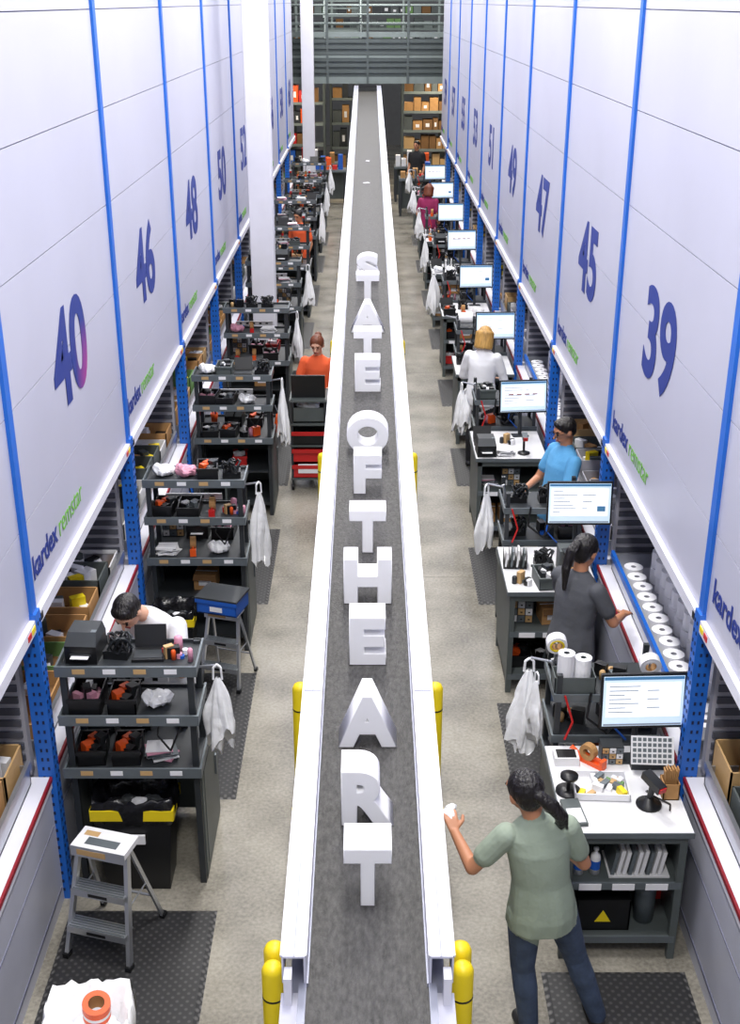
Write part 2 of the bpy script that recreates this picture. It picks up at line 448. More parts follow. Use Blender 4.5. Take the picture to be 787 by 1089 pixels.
# ---------------------------------------------------------------- generic small items
def m_bin(w,d,h,k,kin='black'):
    b=MB(); b.tray(-w/2,w/2,-d/2,d/2,0,h,.008,k,kin); 
    b.box(-w/2-.008,w/2+.008,-d/2-.008,-d/2,h-.02,h,k); b.box(-w/2-.008,w/2+.008,d/2,d/2+.008,h-.02,h,k)
    return b
def bin_filled(w,d,h,k,fill,seed):
    r=random.Random(seed); b=m_bin(w,d,h,k)
    for i in range(11):
        x=r.uniform(-w*.3,w*.3); y=r.uniform(-d*.3,d*.3); g=r.uniform(.012,.03)
        b.box(x-g,x+g,y-.03,y+.03,.012,h*r.uniform(.5,1.25),r.choice(fill),(0,0,r.uniform(-1,1)))
    return b.mesh('bin')
ITEM={}
ITEM['storage_bin']=[bin_filled(.17,.26,.09,'black',['black','dark','paper','edge'],1),bin_filled(.18,.24,.11,'black',['dark','pink','black','paper'],2),bin_filled(.16,.24,.1,'side',['paper','black','dark'],3),
                     bin_filled(.16,.22,.1,'black',['dark','edge','orange','black'],4),bin_filled(.14,.22,.12,'redp',['black','paper','dark'],5),bin_filled(.15,.22,.1,'bluep',['paper','card','black'],6)]
ITEM['dark_bin']=ITEM['storage_bin'][:4]
def printer():
    b=MB(); b.box(-.09,.09,-.1,.12,0,.11,'black')
    b.hexa([(-.09,-.1,.11),(-.08,-.04,.17),(-.09,.12,.11),(-.08,.1,.17),(.09,-.1,.11),(.08,-.04,.17),(.09,.12,.11),(.08,.1,.17)],'dark')
    b.box(-.06,.06,-.108,-.1,.05,.065,'dark'); b.box(-.05,.05,-.14,-.1,.052,.056,'paper'); b.box(.05,.08,-.04,-.01,.16,.172,'edge')
    return b.mesh('printer')
ITEM['label_printer']=[printer()]
def papers(seed):
    r=random.Random(seed); b=MB()
    for i in range(9):
        x=r.uniform(-.02,.02); y=r.uniform(-.02,.02)
        b.box(x-.075,x+.075,y-.06,y+.06,i*.007,i*.007+.005,r.choice(['paper','paper','white','pink','edge']) if i<8 else 'paper',(0,0,r.uniform(-.35,.35)))
    return b.mesh('papers')
ITEM['paper_stack']=[papers(i) for i in range(3)]
b=MB(); b.ring((0,0,0),.06,.028,.05,'paper',18,'z','card'); b.ring((0,0,0),.03,.026,.052,'card',18)
ITEM['tape_roll']=[b.mesh('tape')]
b=MB(); b.box(-.09,.09,-.09,.09,0,.13,'card'); b.box(-.09,.09,-.006,.006,.13,.132,'paper'); b.box(-.05,.05,-.092,-.09,.04,.1,'paper')
b.box(-.09,.09,-.14,-.09,.125,.13,'cardd',(.5,0,0),(0,-.09,.13))
ITEM['cardboard_box']=[b.mesh('cbox')]
b=MB(); b.lathe([(.001,0),(.035,0),(.035,.13),(.03,.15),(.013,.17),(.013,.19),(.018,.19),(.018,.205),(.001,.206)],(0,0,0),'white',14)
b.ring((0,0,.04),.0356,.034,.07,'bluep',14)
ITEM['spray_bottle']=[b.mesh('bottle')]
def cables(seed):
    r=random.Random(seed); b=MB()
    for i in range(6):
        pts=[]; cx=r.uniform(-.04,.04); a=r.uniform(0,6)
        for j in range(14):
            t=a+j*.6; rr=r.uniform(.03,.055)
            pts.append((cx+rr*math.cos(t),rr*math.sin(t),.012+.12*abs(math.sin(j*.5+i))))
        b.path(pts,.007,'black' if i%3 else 'dark',6)
    b.box(-.07,.07,-.05,.05,0,.05,'black')
    return b.mesh('cables')
ITEM['cable_bundle']=[cables(1),cables(2)]
def toolpile(seed):
    r=random.Random(seed); b=MB()
    cols=['redp','orange','yellow','bluep','pink','black','black','paper','tan','edge','dark']
    for i in range(9):
        x=r.uniform(-.07,.07); y=r.uniform(-.06,.06); h=r.uniform(.02,.1); g=r.uniform(.012,.026)
        if i%3==0: b.lathe([(.001,0),(g,0),(g,h),(g*.6,h+.01),(.001,h+.012)],(x,y,0),r.choice(cols),10)
        elif i%3==1: b.box(x-g,x+g,y-g*1.6,y+g*1.6,0,h,r.choice(cols),(0,0,r.uniform(-1.5,1.5)))
        else: b.ring((x,y,0),g*1.2,g*.6,h*.5,r.choice(cols),12)
    return b.mesh('toolpile')
ITEM['packing_tools']=[toolpile(i) for i in range(5)]
def rollstand():
    b=MB()
    b.box(-.11,.11,-.09,.09,0,.015,'dark'); 
    for x in (-.1,.1): b.box(x-.008,x+.008,-.02,.02,.015,.15,'dark')
    b.tube((-.11,0,.12),(.11,0,.12),.012,.012,'steel'); b.ring((-.085,0,.12),.07,.025,.17,'paper',20,'x','card')
    return b.mesh('rollstand')
ITEM['label_roll_stand']=[rollstand()]
def tapegun(k):
    b=MB(); b.box(-.02,.02,-.07,.07,0,.03,k); b.ring((-.022,.02,.075),.05,.025,.044,'card',16,'x'); b.box(-.024,.024,-.09,-.07,.0,.06,k); b.tube((0,.07,.02),(0,.14,.05),.015,.018,k)
    b.box(-.004,.004,-.07,.06,.03,.06,k)
    return b.mesh('tapegun')
ITEM['tape_gun']=[tapegun('redp'),tapegun('orange')]
def wrap(seed,k):
    b=MB(); b.blob((0,0,.045),(.07,.07,.045),k,seed); b.blob((.04,.02,.04),(.05,.06,.04),k,seed+1); b.blob((-.04,-.02,.06),(.04,.04,.05),k,seed+2)
    return b.mesh('wrap')
ITEM['crumpled_wrap']=[wrap(1,'bag'),wrap(4,'pink'),wrap(7,'bag'),wrap(11,'bag')]
def organizer():
    b=MB(); b.box(-.09,.09,-.06,.07,0,.19,'dark')
    for i in range(3):
        for j in range(3): b.box(-.084+.058*i,-.034+.058*i,-.072,-.06,.008+.06*j,.058+.06*j,['white','edge','tan'][(i+j)%3]); b.box(-.066+.058*i,-.05+.058*i,-.08,-.072,.03+.06*j,.036+.06*j,'black')
    return b.mesh('organizer')
ITEM['drawer_organizer']=[organizer()]
b=MB(); b.box(-.09,.09,-.08,.08,0,.016,'black'); b.box(-.08,.08,-.06,.03,.016,.018,'dark'); b.box(-.09,.09,.075,.087,.016,.14,'black',(-.35,0,0),(0,.08,.016))
ITEM['laptop']=[b.mesh('laptop_s')]
b=MB(); b.lathe([(.001,0),(.03,0),(.04,.11),(.037,.11),(.028,.008),(.001,.008)],(0,0,0),'orange',14)
for i in range(5): b.tube((0,0,.01),(.03*math.cos(i*1.3),.03*math.sin(i*1.3),.18),.004,.004,['black','bluep','redp'][i%3],6)
ITEM['pen_cup']=[b.mesh('cup')]
def sorter():
    b=MB(); b.box(-.09,.09,-.07,.07,0,.01,'black')
    for i in range(5): b.box(-.09+i*.044,-.086+i*.044,-.07,.07,.01,.12,'black'); 
    for i in range(4): b.box(-.075+i*.044,-.06+i*.044,-.06,.05,.011,.13+.01*(i%3),['paper','edge','white','side'][i],(0,.08,0))
    return b.mesh('sorter')
ITEM['file_sorter']=[sorter()]
def scanner_stand():
    b=MB(); b.lathe([(.001,0),(.06,0),(.06,.01),(.02,.02),(.001,.02)],(0,0,0),'black',14); b.path([(0,0,.015),(0,.02,.12),(0,-.02,.18)],.012,'black'); b.box(-.025,.025,-.07,.02,.16,.2,'edge',(.3,0,0)); b.box(-.02,.02,-.078,-.07,.15,.185,'redp',(.3,0,0))
    return b.mesh('scanstand')
ITEM['barcode_scanner']=[scanner_stand()]

def bag_mesh(seed,h,w):
    r=random.Random(seed); b=MB(); n=36; L=18
    for part in range(3):
        ph=[r.uniform(0,6) for _ in range(6)]; hh=h*r.uniform(.7,1.0); ox,oy=r.uniform(-.35,.35)*w,r.uniform(-.3,.3)*w
        vs=[]
        for j in range(L+1):
            t=j/L
            base=w*.62*(.18+.82*min(1,t*1.6)**.8)*(1+.12*math.sin(t*7+ph[5]))
            for i in range(n):
                a=2*math.pi*i/n
                rr=base*(1+.30*math.sin(3*a+ph[0]+t*2)+.2*math.sin(5*a+ph[1]-t*2.4)+.1*math.sin(9*a+ph[2]+3*t))
                z=-hh*t+(.06*math.sin(2*a+ph[3])+.02*math.sin(7*a+ph[4]))*t
                vs.append((ox*t+rr*math.cos(a),oy*t+rr*math.sin(a)*.7,min(z,0)))
        b.add(vs,[(j*n+i,j*n+(i+1)%n,(j+1)*n+(i+1)%n,(j+1)*n+i) for j in range(L) for i in range(n)],'bag',True)
        b.add(vs,[tuple(range(n)),tuple(range(L*n,L*n+n))[::-1]],'bag',True)
    b.path([(-.03,0,-.01),(-.025,0,.06),(.0,0,.08),(.025,0,.06),(.03,0,-.01)],.008,'bag',6)
    return b.mesh('bag')
BAGS=[bag_mesh(i+3,.5+.03*(i%3),.105) for i in range(5)]

def scatter(z,x0,x1,y,seed,names,step=.2,stack=True,dz=0):
    r=random.Random(seed); x=x0; ix=0
    while x<x1:
        nm=names[ix%len(names)] if isinstance(names,tuple) else r.choice(names); ix+=1
        me=r.choice(ITEM[nm])
        if nm=='dark_bin': nm='storage_bin'
        rt=r.uniform(-.12,.12)
        place(me,nm,(x,y+r.uniform(-.01,.01),z+.001),(0,0,rt))
        if stack and nm in ('cardboard_box','drawer_organizer','label_printer') and r.random()<.7:
            top={'cardboard_box':.133,'drawer_organizer':.191,'label_printer':.171}[nm]
            n2=r.choice(['paper_stack','tape_gun','packing_tools','tape_roll'])
            place(r.choice(ITEM[n2]),n2,(x,y+.02,z+top+.002),(0,0,rt),scale=(.75,.75,.75))
        x+=step+r.uniform(0,.03)

# ---------------------------------------------------------------- left shelf workstations
def shelf_station(full):
    b=MB(); x0,x1=-1.72,-.97; D=.72; d2=.33
    for x in (x0+.02,x1-.02):
        for y in (.02,d2-.01): b.box(x-.018,x+.018,y-.018,y+.018,0,1.50,'dark')
        b.box(x-.018,x+.018,D-.04,D-.004,0,.84,'dark')
    for z,y0,y1 in ((1.46,.0,d2),(1.16,-.03,d2),(.82,-.05,D)):
        b.box(x0,x1,y0,y1,z,z+.02,'dark')
        b.box(x0-.02,x1+.02,y0-.012,y0,z-.015,z+.05,'edge'); b.box(x0-.02,x1+.02,y1-.012,y1,z-.01,z+.04,'dark')
        b.box(x0-.02,x0-.008,y0,y1,z-.01,z+.045,'edge'); b.box(x1+.008,x1+.02,y0,y1,z-.01,z+.045,'edge')
        for i in range(4): b.box(x0+.08+i*.17,x0+.15+i*.17,y0-.014,y0-.012,z+.005,z+.035,'paper' if i%2 else 'tan')
    b.box(x1-.035,x1+.005,.04,D-.04,.02,.8,'side'); b.box(x1+.005,x1+.009,.1,D-.1,.08,.74,'side')
    b.box(x1+.009,x1+.02,D-.2,D-.17,.42,.56,'edge')
    b.box(x0,x0+.02,.04,D-.04,.1,.8,'side')
    b.box(x0,x1,D-.05,D-.03,.05,.8,'side')
    if full:
        b.box(x0,x1-.035,.04,D-.05,.1,.13,'dark')
        b.box(x0,x1-.035,.04,D-.05,.46,.48,'dark')
        b.box(x0+.25,x0+.27,.04,D-.05,.13,.46,'side')
    b.tube((x1+.0,.18,1.40),(x1+.10,.16,1.42),.008,.008,'steel')
    b.box(x0+.1,x1-.2,d2-.03,d2-.012,1.22,1.27,'white')
    for i in range(5): b.box(x0+.14+i*.08,x0+.17+i*.08,d2-.036,d2-.03,1.235,1.255,'black')
    b.path([(x0+.3,d2+.02,1.5),(x0+.28,d2+.04,1.3),(x0+.35,d2+.05,1.0),(x0+.3,d2+.06,.87)],.007,'black',6)
    b.path([(x1-.2,-.02,1.2),(x1-.22,-.035,1.08),(x1-.15,-.04,.98),(x1-.1,-.03,1.1),(x1-.06,-.02,1.2)],.006,'black',6)
    return b.mesh('station')
sm=shelf_station(True); sm0=shelf_station(False)
for i in range(9):
    y=5.74+2.8*i
    place(sm if i else sm0,'shelf_workstation',(0,y,0))
    if i==0:
        scatter(1.48,-1.6,-1.03,y+.17,12,('label_printer','cable_bundle','laptop','packing_tools'),.17,False)
        scatter(1.18,-1.6,-1.03,y+.13,3,('storage_bin','dark_bin','crumpled_wrap','dark_bin'),.18,False)
        scatter(.84,-1.6,-1.05,y+.12,50,('dark_bin','dark_bin','paper_stack','dark_bin'),.175,False)
        scatter(.84,-1.6,-1.05,y+.48,60,('dark_bin','label_printer','packing_tools','tape_roll'),.19,False)
    else:
        scatter(1.48,-1.6,-1.03,y+.16,10+i,['dark_bin','label_printer','cable_bundle','laptop','packing_tools','paper_stack','barcode_scanner','crumpled_wrap'],.17)
        scatter(1.18,-1.6,-1.03,y+.13,30+i,['dark_bin','storage_bin','paper_stack','packing_tools','crumpled_wrap','tape_gun','dark_bin'],.175,False)
        scatter(.84,-1.6,-1.05,y+.12,50+i,['dark_bin','paper_stack','dark_bin','packing_tools','tape_gun','crumpled_wrap'],.175,False)
        scatter(.84,-1.6,-1.05,y+.48,60+i,['dark_bin','cardboard_box','label_printer','drawer_organizer','pen_cup','storage_bin'],.19)
        scatter(.481,-1.32,-1.1,y+.25,70+i,['storage_bin','cardboard_box','paper_stack'],.22,False)
    if i not in (5,):
        place(BAGS[i%5],'plastic_bag',(-.858,y+.15,1.345),(0,0,.7*i),scale=(.85,.85,1.1))
    if i==2: 
        b=MB(); b.blob((0,0,0),(.06,.06,.12),'orange',5); b.tube((0,0,.08),(-.05,0,.2),.006,.006,'steel'); b.obj('orange_cloth',(-.91,y+.42,.86))

# ---------------------------------------------------------------- right desks
def desk():
    b=MB(); x0,x1=1.04,1.72; D=.8
    b.box(x0,x1,0,D,.845,.875,'white'); b.box(x0-.004,x1+.004,-.006,0,.843,.877,'edge'); b.box(x0-.006,x0,0,D,.843,.877,'edge')
    for x in (x0+.04,x1-.04):
        for y in (.04,D-.04): b.box(x-.02,x+.02,y-.02,y+.02,0,.845,'side')
    b.box(x0+.02,x1-.02,.02,.045,.79,.845,'side')
    b.box(x0+.02,x0+.035,.06,D-.06,.1,.8,'side'); b.box(x1-.035,x1-.02,.06,D-.06,.1,.8,'side'); b.box(x0+.04,x1-.04,D-.05,D-.035,.1,.8,'side')
    for z in (.13,.5): 
        b.box(x0+.035,x1-.035,.03,D-.06,z,z+.02,'side'); b.box(x0+.03,x1-.03,.018,.03,z-.015,z+.03,'edge')
    for i in range(3): b.box(x0+.1+i*.18,x0+.22+i*.18,.014,.018,.485,.525,'paper')
    return b.mesh('desk')
dm=desk()
def equip():
    b=MB(); x0,x1=1.1,1.72
    for x in (x0+.02,x1-.02):
        for y in (.02,.38): b.box(x-.016,x+.016,y-.016,y+.016,0,1.3,'dark')
    for z in (.6,.86,1.14):
        b.box(x0,x1,0,.4,z,z+.018,'dark'); b.box(x0-.01,x1+.01,-.01,0,z-.01,z+.04,'edge'); b.box(x0-.012,x0,0,.4,z-.01,z+.04,'edge')
    b.box(x0,x0+.02,.03,.37,.08,.6,'side')
    b.box(x0,x1,.36,.38,.08,.6,'side')
    b.tube((x0-.0,.2,1.28),(x0-.13,.2,1.31),.008,.008,'steel'); b.tube((x0+.02,.2,1.15),(x0+.0,.2,1.3),.01,.01,'steel')
    b.path([(x0+.2,-.02,1.2),(x0+.18,-.05,1.05),(x0+.3,-.06,.95),(x0+.38,-.04,1.05),(x0+.4,-.02,1.2)],.008,'black',6)
    b.path([(x0+.35,-.02,1.15),(x0+.33,-.05,1.0),(x0+.42,-.05,.9)],.007,'bluep',6)
    b.path([(x0+.05,-.02,1.18),(x0+.1,-.05,1.02),(x0+.06,-.05,.9)],.007,'redp',6)
    return b.mesh('equip')
em=equip()
def monitor(v):
    b=MB()
    w,h=.24,.165
    b.box(-w,w,-.012,.012,-h,h,'black'); b.box(-w*.6,w*.6,.012,.035,-h*.6,h*.6,'black')
    b.box(-w+.013,w-.013,-.014,-.012,-h+.016,h-.013,'screen')
    b.box(-w+.016,w-.016,-.0150,-.014,h-.034,h-.016,'screenb')
    b.box(-w+.03,w-.03,-.0150,-.014,-.095,h-.05,'screenw')
    r=random.Random(v)
    for i in range(7):
        z=h-.075-i*.026
        b.box(-w+.045,-w+.045+r.uniform(.05,.2),-.0156,-.015,z,z+.005,'screend')
        if i%2: b.box(.02,.02+r.uniform(.03,.12),-.0156,-.015,z,z+.005,'screend')
    if v==1: b.box(.13,.19,-.0156,-.015,-.06,-.02,'screenb')
    if v==2:
        for i in range(4): b.box(-.15+.08*i,-.1+.08*i,-.0157,-.0156,.02,.03,'red')
    b.box(-w+.02,w-.02,-.0150,-.014,-h+.02,-h+.03,'screend')
    b.tube((0,.035,0),(0,.12,-.02),.02,.02,'black'); b.tube((0,.12,-.42),(0,.12,.1),.018,.018,'dark')
    b.box(-.08,.08,.05,.19,-.425,-.41,'dark')
    return b.mesh('monitor')
mms=[monitor(i) for i in (0,1,2)]
b=MB(); b.box(-.1,.1,-.08,.08,0,.185,'side'); b.box(-.07,.07,-.082,-.08,.03,.17,'edge'); mstand=b.mesh('mstand')
for i in range(9):
    y=5.1+2.8*i-(.02 if i else 0)
    place(dm,'packing_desk',(0,y,0))
    place(em,'equipment_shelf',(0,y+.88,0))
    if i==1:
        place(mms[1],'computer_monitor',(1.56,8.1,1.50),(-.12,0,0)); place(mstand,'monitor_riser',(1.56,8.27,.876))
    else:
        place(mms[i%3],'computer_monitor',(1.54,y+.62,1.302),(-.12,0,.04+.03*(i%3)))
    scatter(1.159,1.22,1.66,y+1.08,110+i,['label_roll_stand','cable_bundle','label_printer','dark_bin','packing_tools','tape_gun'] if i else ('cable_bundle','packing_tools','label_printer'),.22,bool(i))
    scatter(.879,1.22,1.64,y+1.06,130+i,['label_printer','dark_bin','cable_bundle','packing_tools'],.2,False)
    scatter(.619,1.22,1.64,y+1.06,230+i,['dark_bin','crumpled_wrap','cable_bundle','drawer_organizer'],.2,False)
    if i not in (3,): place(BAGS[(i+2)%5],'plastic_bag',(.965,y+1.08,1.225),(0,0,.9*i),scale=(1,1,1))
    if i in (0,2): place(BAGS[(i+3)%5],'plastic_bag',(1.0,y+.99,1.2),(0,0,2+.9*i),scale=(.7,.7,.8))
    if i:
        scatter(.876,1.14,1.66,y+.14,150+i,['paper_stack','dark_bin','barcode_scanner','tape_gun','crumpled_wrap','packing_tools','label_printer'],.18,False)
        scatter(.876,1.14,1.42,y+.45,160+i,['laptop','file_sorter','packing_tools','cable_bundle'],.2)
        scatter(.521,1.18,1.6,y+.25,170+i,['storage_bin','cardboard_box','paper_stack','drawer_organizer'],.2,False)
        scatter(.151,1.18,1.6,y+.25,190+i,['storage_bin','cardboard_box'],.2,False)

# near desk contents
y=5.1
b=MB(); b.box(-.12,.12,-.08,.08,0,.006,'white')
for i in range(8): 
    for j in range(5): b.box(-.11+i*.028,-.09+i*.028,-.07+j*.03,-.05+j*.03,.006,.0068,'edge')
b.obj('label_sheet',(1.60,y+.53,1.03),(1.1,0,-.05))
b=MB(); b.box(-.1,.1,0,.06,0,.1,'dark'); b.obj('label_sheet_holder',(1.60,y+.56,.876))
b=MB(); b.tray(-.15,.15,-.11,.11,0,.045,.006,'paper','white')
rr_=random.Random(2)
for i in range(16):
    xx=rr_.uniform(-.12,.12); yy=rr_.uniform(-.08,.08)
    b.box(xx-.015,xx+.015,yy-.03,yy+.03,.006,rr_.uniform(.02,.055),['white','tan','edge','paper','greenp','yellow'][i%6],(.1,0,rr_.uniform(-1.2,1.2)))
b.obj('parts_tote',(1.29,y+.38,.876),(0,0,-.05))
b=MB(); b.lathe([(.001,0),(.07,0),(.07,.012),(.03,.025),(.02,.05),(.001,.05)],(0,0,0),'black',18)
b.tube((0,0,.04),(0,-.02,.15),.016,.02,'black'); b.box(-.028,.028,-.09,.05,.14,.185,'black',(.2,0,0)); b.box(-.022,.022,-.096,-.088,.135,.165,'redp',(.2,0,0))
b.path([(0,.02,.08),(.03,.06,.04),(.07,.03,.01),(.1,-.06,.008),(.06,-.1,.008)],.005,'black',6)
b.obj('barcode_scanner',(1.53,y+.24,.876),(0,0,.5))
b=MB(); b.tray(-.045,.045,-.05,.05,0,.1,.006,'card','cardd')
for i in range(8):
    b.box(-.03+.008*i,-.024+.008*i,-.02,.02,.01,.17+.008*(i%3),'card',(0,.12*(i-4)/4,0))
b.obj('stick_holder',(1.66,y+.33,.876))
b=MB(); b.lathe([(.001,0),(.07,0),(.07,.012),(.001,.014)],(0,0,0),'black',20); b.tube((0,0,.01),(0,0,.1),.012,.01,'black'); b.lathe([(.001,.09),(.05,.095),(.05,.11),(.001,.115)],(0,0,0),'black',18)
b.obj('desk_lamp',(1.11,y+.36,.876))
b=MB(); b.box(-.05,.05,-.11,.11,0,.02,'side'); b.box(-.04,.04,-.1,.02,.02,.024,'paper'); b.obj('clipboard',(1.11,y+.16,.876),(0,0,.1))
b=MB(); b.box(-.07,.07,-.05,.05,0,.05,'white'); b.box(-.055,.055,-.04,.04,.05,.053,'black'); b.obj('keypad',(1.14,y+.65,.876))
place(ITEM['tape_gun'][1],'tape_gun',(1.28,y+.62,.876),(0,0,.8)); place(ITEM['drawer_organizer'][0],'drawer_organizer',(1.4,y+.66,.876),scale=(.7,.7,.6))
b=MB()
for i in range(2): b.ring((-.04+.1*i,0,.01),.05,.018,.24-.03*(i%2),'bag' if i%2 else 'paper',16,'z','side')
b.tray(-.11,.13,-.07,.07,-.001,.12,.006,'side','black')
b.obj('bubble_wrap_rolls',(1.2,y+.96,1.161))
for k,x in enumerate((1.15,1.24)): place(ITEM['spray_bottle'][0],'spray_bottle',(x,y+.12,.521),scale=(.8,.8,.8))
b=MB()
for i in range(9): b.box(i*.032,i*.032+.02,-.1,.1,.012,.16+.01*(i%2),'white' if i%3 else 'edge',(0,.15,0))
b.box(-.02,.31,-.11,.11,0,.01,'white')
b.obj('cloth_stack',(1.33,y+.18,.521))
b=MB(); b.tray(-.15,.15,-.12,.12,0,.2,.008,'black','black'); b.add([(-.045,-.1215,.06),(.045,-.1215,.06),(0,-.1215,.14)],[(0,1,2)],'yellow'); b.box(-.15,.15,-.12,.12,.2,.208,'black')
b.obj('black_storage_box',(1.3,y+.2,.151))
b=MB(); b.lathe([(.001,0),(.055,0),(.06,.2),(.058,.22),(.03,.24),(.001,.24)],(0,0,0),'edge',16); b.obj('canister',(1.55,y+.18,.151))
b=MB(); b.box(-.06,.06,-.05,.05,0,.1,'redp'); b.box(-.05,.05,-.04,.04,.1,.14,'paper'); b.obj('supply_box',(1.63,y+.38,.151))
for x,z in ((1.66,1.32),(1.14,1.34)):
    b=MB(); b.ring((0,-.03,0),.062,.035,.06,'paper',22,'y','card'); b.ring((0,-.032,0),.045,.034,.004,'yellow' if x<1.3 else 'paper',22,'y'); b.tube((0,.0,0),(0,0,-.14),.008,.008,'steel'); b.box(-.03,.03,-.03,.03,-.155,-.14,'dark')
    b.obj('tape_dispenser',(x,y+.99 if x>1.3 else y+1.2,z),(.2,0,0))

# waste bins, ladders, mats
def mat_obj(x0,x1,y0,y1):
    b=MB(); cx,cy=(x0+x1)/2,(y0+y1)/2; hx,hy=(x1-x0)/2,(y1-y0)/2
    b.add([(-hx,-hy,0),(hx,-hy,0),(hx,hy,0),(-hx,hy,0),(-hx+.03,-hy+.03,.015),(hx-.03,-hy+.03,.015),(hx-.03,hy-.03,.015),(-hx+.03,hy-.03,.015)],
      [(0,1,5,4),(1,2,6,5),(2,3,7,6),(3,0,4,7),(4,5,6,7),(3,2,1,0)],'rubber')
    b.obj('floor_mat',(cx,cy,.001))
mat_obj(.95,1.74,3.9,5.02); mat_obj(-1.74,-.88,3.6,5.5)
for i in range(8):
    mat_obj(.98,1.74,5.1+2.8*i+1.45,5.1+2.8*i+2.65)
    mat_obj(-1.74,-.88,5.74+2.8*i+.82,5.74+2.8*i+2.45)

def ladder():
    b=MB(); w=.17; H=.66
    for s in (-1,1):
        b.hexa([(s*(w+.03)+a,-.17+c,0) if z==0 else (s*(w-.02)+a,.0+c,H) for a in (-.012,.012) for c in (-.02,.02) for z in (0,1)],'alu')
        b.hexa([(s*(w+.03)+a,.26+c,0) if z==0 else (s*(w-.03)+a,.05+c,H-.02) for a in (-.008,.008) for c in (-.014,.014) for z in (0,1)],'alu')
        b.box(s*(w+.03)-.018,s*(w+.03)+.018,-.195,-.145,0,.03,'black'); b.box(s*(w+.03)-.015,s*(w+.03)+.015,.24,.28,0,.03,'black')
        b.tube((s*(w+.0),-.08,.34),(s*(w+.0),.15,.34),.005,.005,'alu')
    for z in (.2,.42):
        t=z/H; yy=-.17+.17*t; ww=w+.03-.05*t
        b.box(-ww,ww,yy-.045,yy+.05,z,z+.012,'alu'); b.box(-ww,ww,yy-.048,yy-.043,z-.03,z+.012,'alu')
        b.box(-.06,.06,yy-.0495,yy-.048,z-.02,z+.0,'black')
        for j in range(5): b.box(-ww+.01,ww-.01,yy-.038+j*.018,yy-.032+j*.018,z+.012,z+.014,'edge')
    b.box(-w-.0,w+.0,-.06,.11,H,H+.035,'paper'); b.box(-w,w,-.065,-.06,H-.03,H+.035,'alu')
    b.box(-.1,.1,-.03,.03,H+.035,H+.036,'edge'); b.box(-.13,.05,-.0665,-.065,H-.015,H+.02,'tan')
    b.box(-.14,-.05,.04,.08,H+.035,H+.0362,'tan')
    b.tube((-w-.01,.2,.2),(w+.01,.2,.2),.008,.008,'alu')
    return b.mesh('ladder')
lm=ladder()
place(lm,'step_ladder',(-1.44,5.24,.017),(0,0,-.28),scale=(.95,1,.98))
place(lm,'step_ladder',(-1.1,8.05,.017),(0,0,-.3),scale=(.8,.8,.9))
def wastebin(liner,rim):
    b=MB(); w,d,h=.2,.17,.62
    vs=[]
    for z,sx in ((0,.82),(h,1.0)):
        for (x,yy) in ((-w,-d),(w,-d),(w,d),(-w,d)): vs.append((x*sx,yy*sx,z))
    b.add(vs,[(0,1,5,4),(1,2,6,5),(2,3,7,6),(3,0,4,7),(3,2,1,0)],'black')
    b.box(-w-.01,w+.01,-d-.012,-d,h-.1,h-.03,rim); b.box(w,w+.012,-d,d,h-.1,h-.03,rim); b.box(-w-.012,-w,-d,d,h-.1,h-.03,rim)
    if rim=='yellow': b.box(-.06,.06,-d-.02,-d-.0,.36,.42,'paper')
    r=random.Random(4); n=40; rings=[]
    for (sc,z) in ((1.06,h-.12),(1.10,h-.03),(1.07,h+.02),(1.0,h+.03),(.85,h-.03),(.6,h-.16)):
        for i in range(n):
            a=2*math.pi*i/n; c=math.cos(a); s_=math.sin(a); q=max(abs(c),abs(s_))**.7
            f=sc+.03*math.sin(7*a)+.02*math.sin(13*a)
            rings.append((w*f*c/q+r.uniform(-.006,.006),d*f*s_/q+r.uniform(-.006,.006),z+r.uniform(-.02,.02)))
    b.add(rings,[(j*n+i,j*n+(i+1)%n,(j+1)*n+(i+1)%n,(j+1)*n+i) for j in range(5) for i in range(n)],liner,True)
    b.add(rings,[tuple(range(5*n,6*n))],liner)
    for i in range(4): b.blob((-.1+.06*i,.03*(i%2),h-.1),(.06,.06,.06),'bag' if liner=='bag' else ['black','dark','paper','dark'][i],i+20)
    return b.mesh('wastebin')
place(wastebin('blackbag','yellow'),'waste_bin',(-1.37,5.80,.001),(0,0,.0),scale=(1.15,.8,1.0))
place(wastebin('bag','black'),'waste_bin',(-1.24,3.98,.017),(0,0,.1),scale=(.9,1,1.2))
b=MB(); b.ring((0,0,0),.062,.036,.09,'orange',26,'z','card'); b.ring((0,0,.03),.0625,.061,.02,'white',26); b.obj('tape_spool',(-1.2,3.98,.77),(.2,.1,0))
place(wastebin('blackbag','yellow'),'waste_bin',(-1.5,8.2,.017),(0,0,.0),scale=(.8,.8,.9))
b=MB(); b.tray(-.16,.16,-.12,.12,0,.12,.01,'bluep','black'); b.box(-.17,.17,-.13,-.12,.09,.12,'bluep'); b.box(-.17,.17,-.13,.13,.12,.135,'dark'); b.box(-.05,.05,-.131,-.13,.03,.07,'paper'); b.obj('blue_crate',(-1.1,8.05,.655),(0,0,-.3))

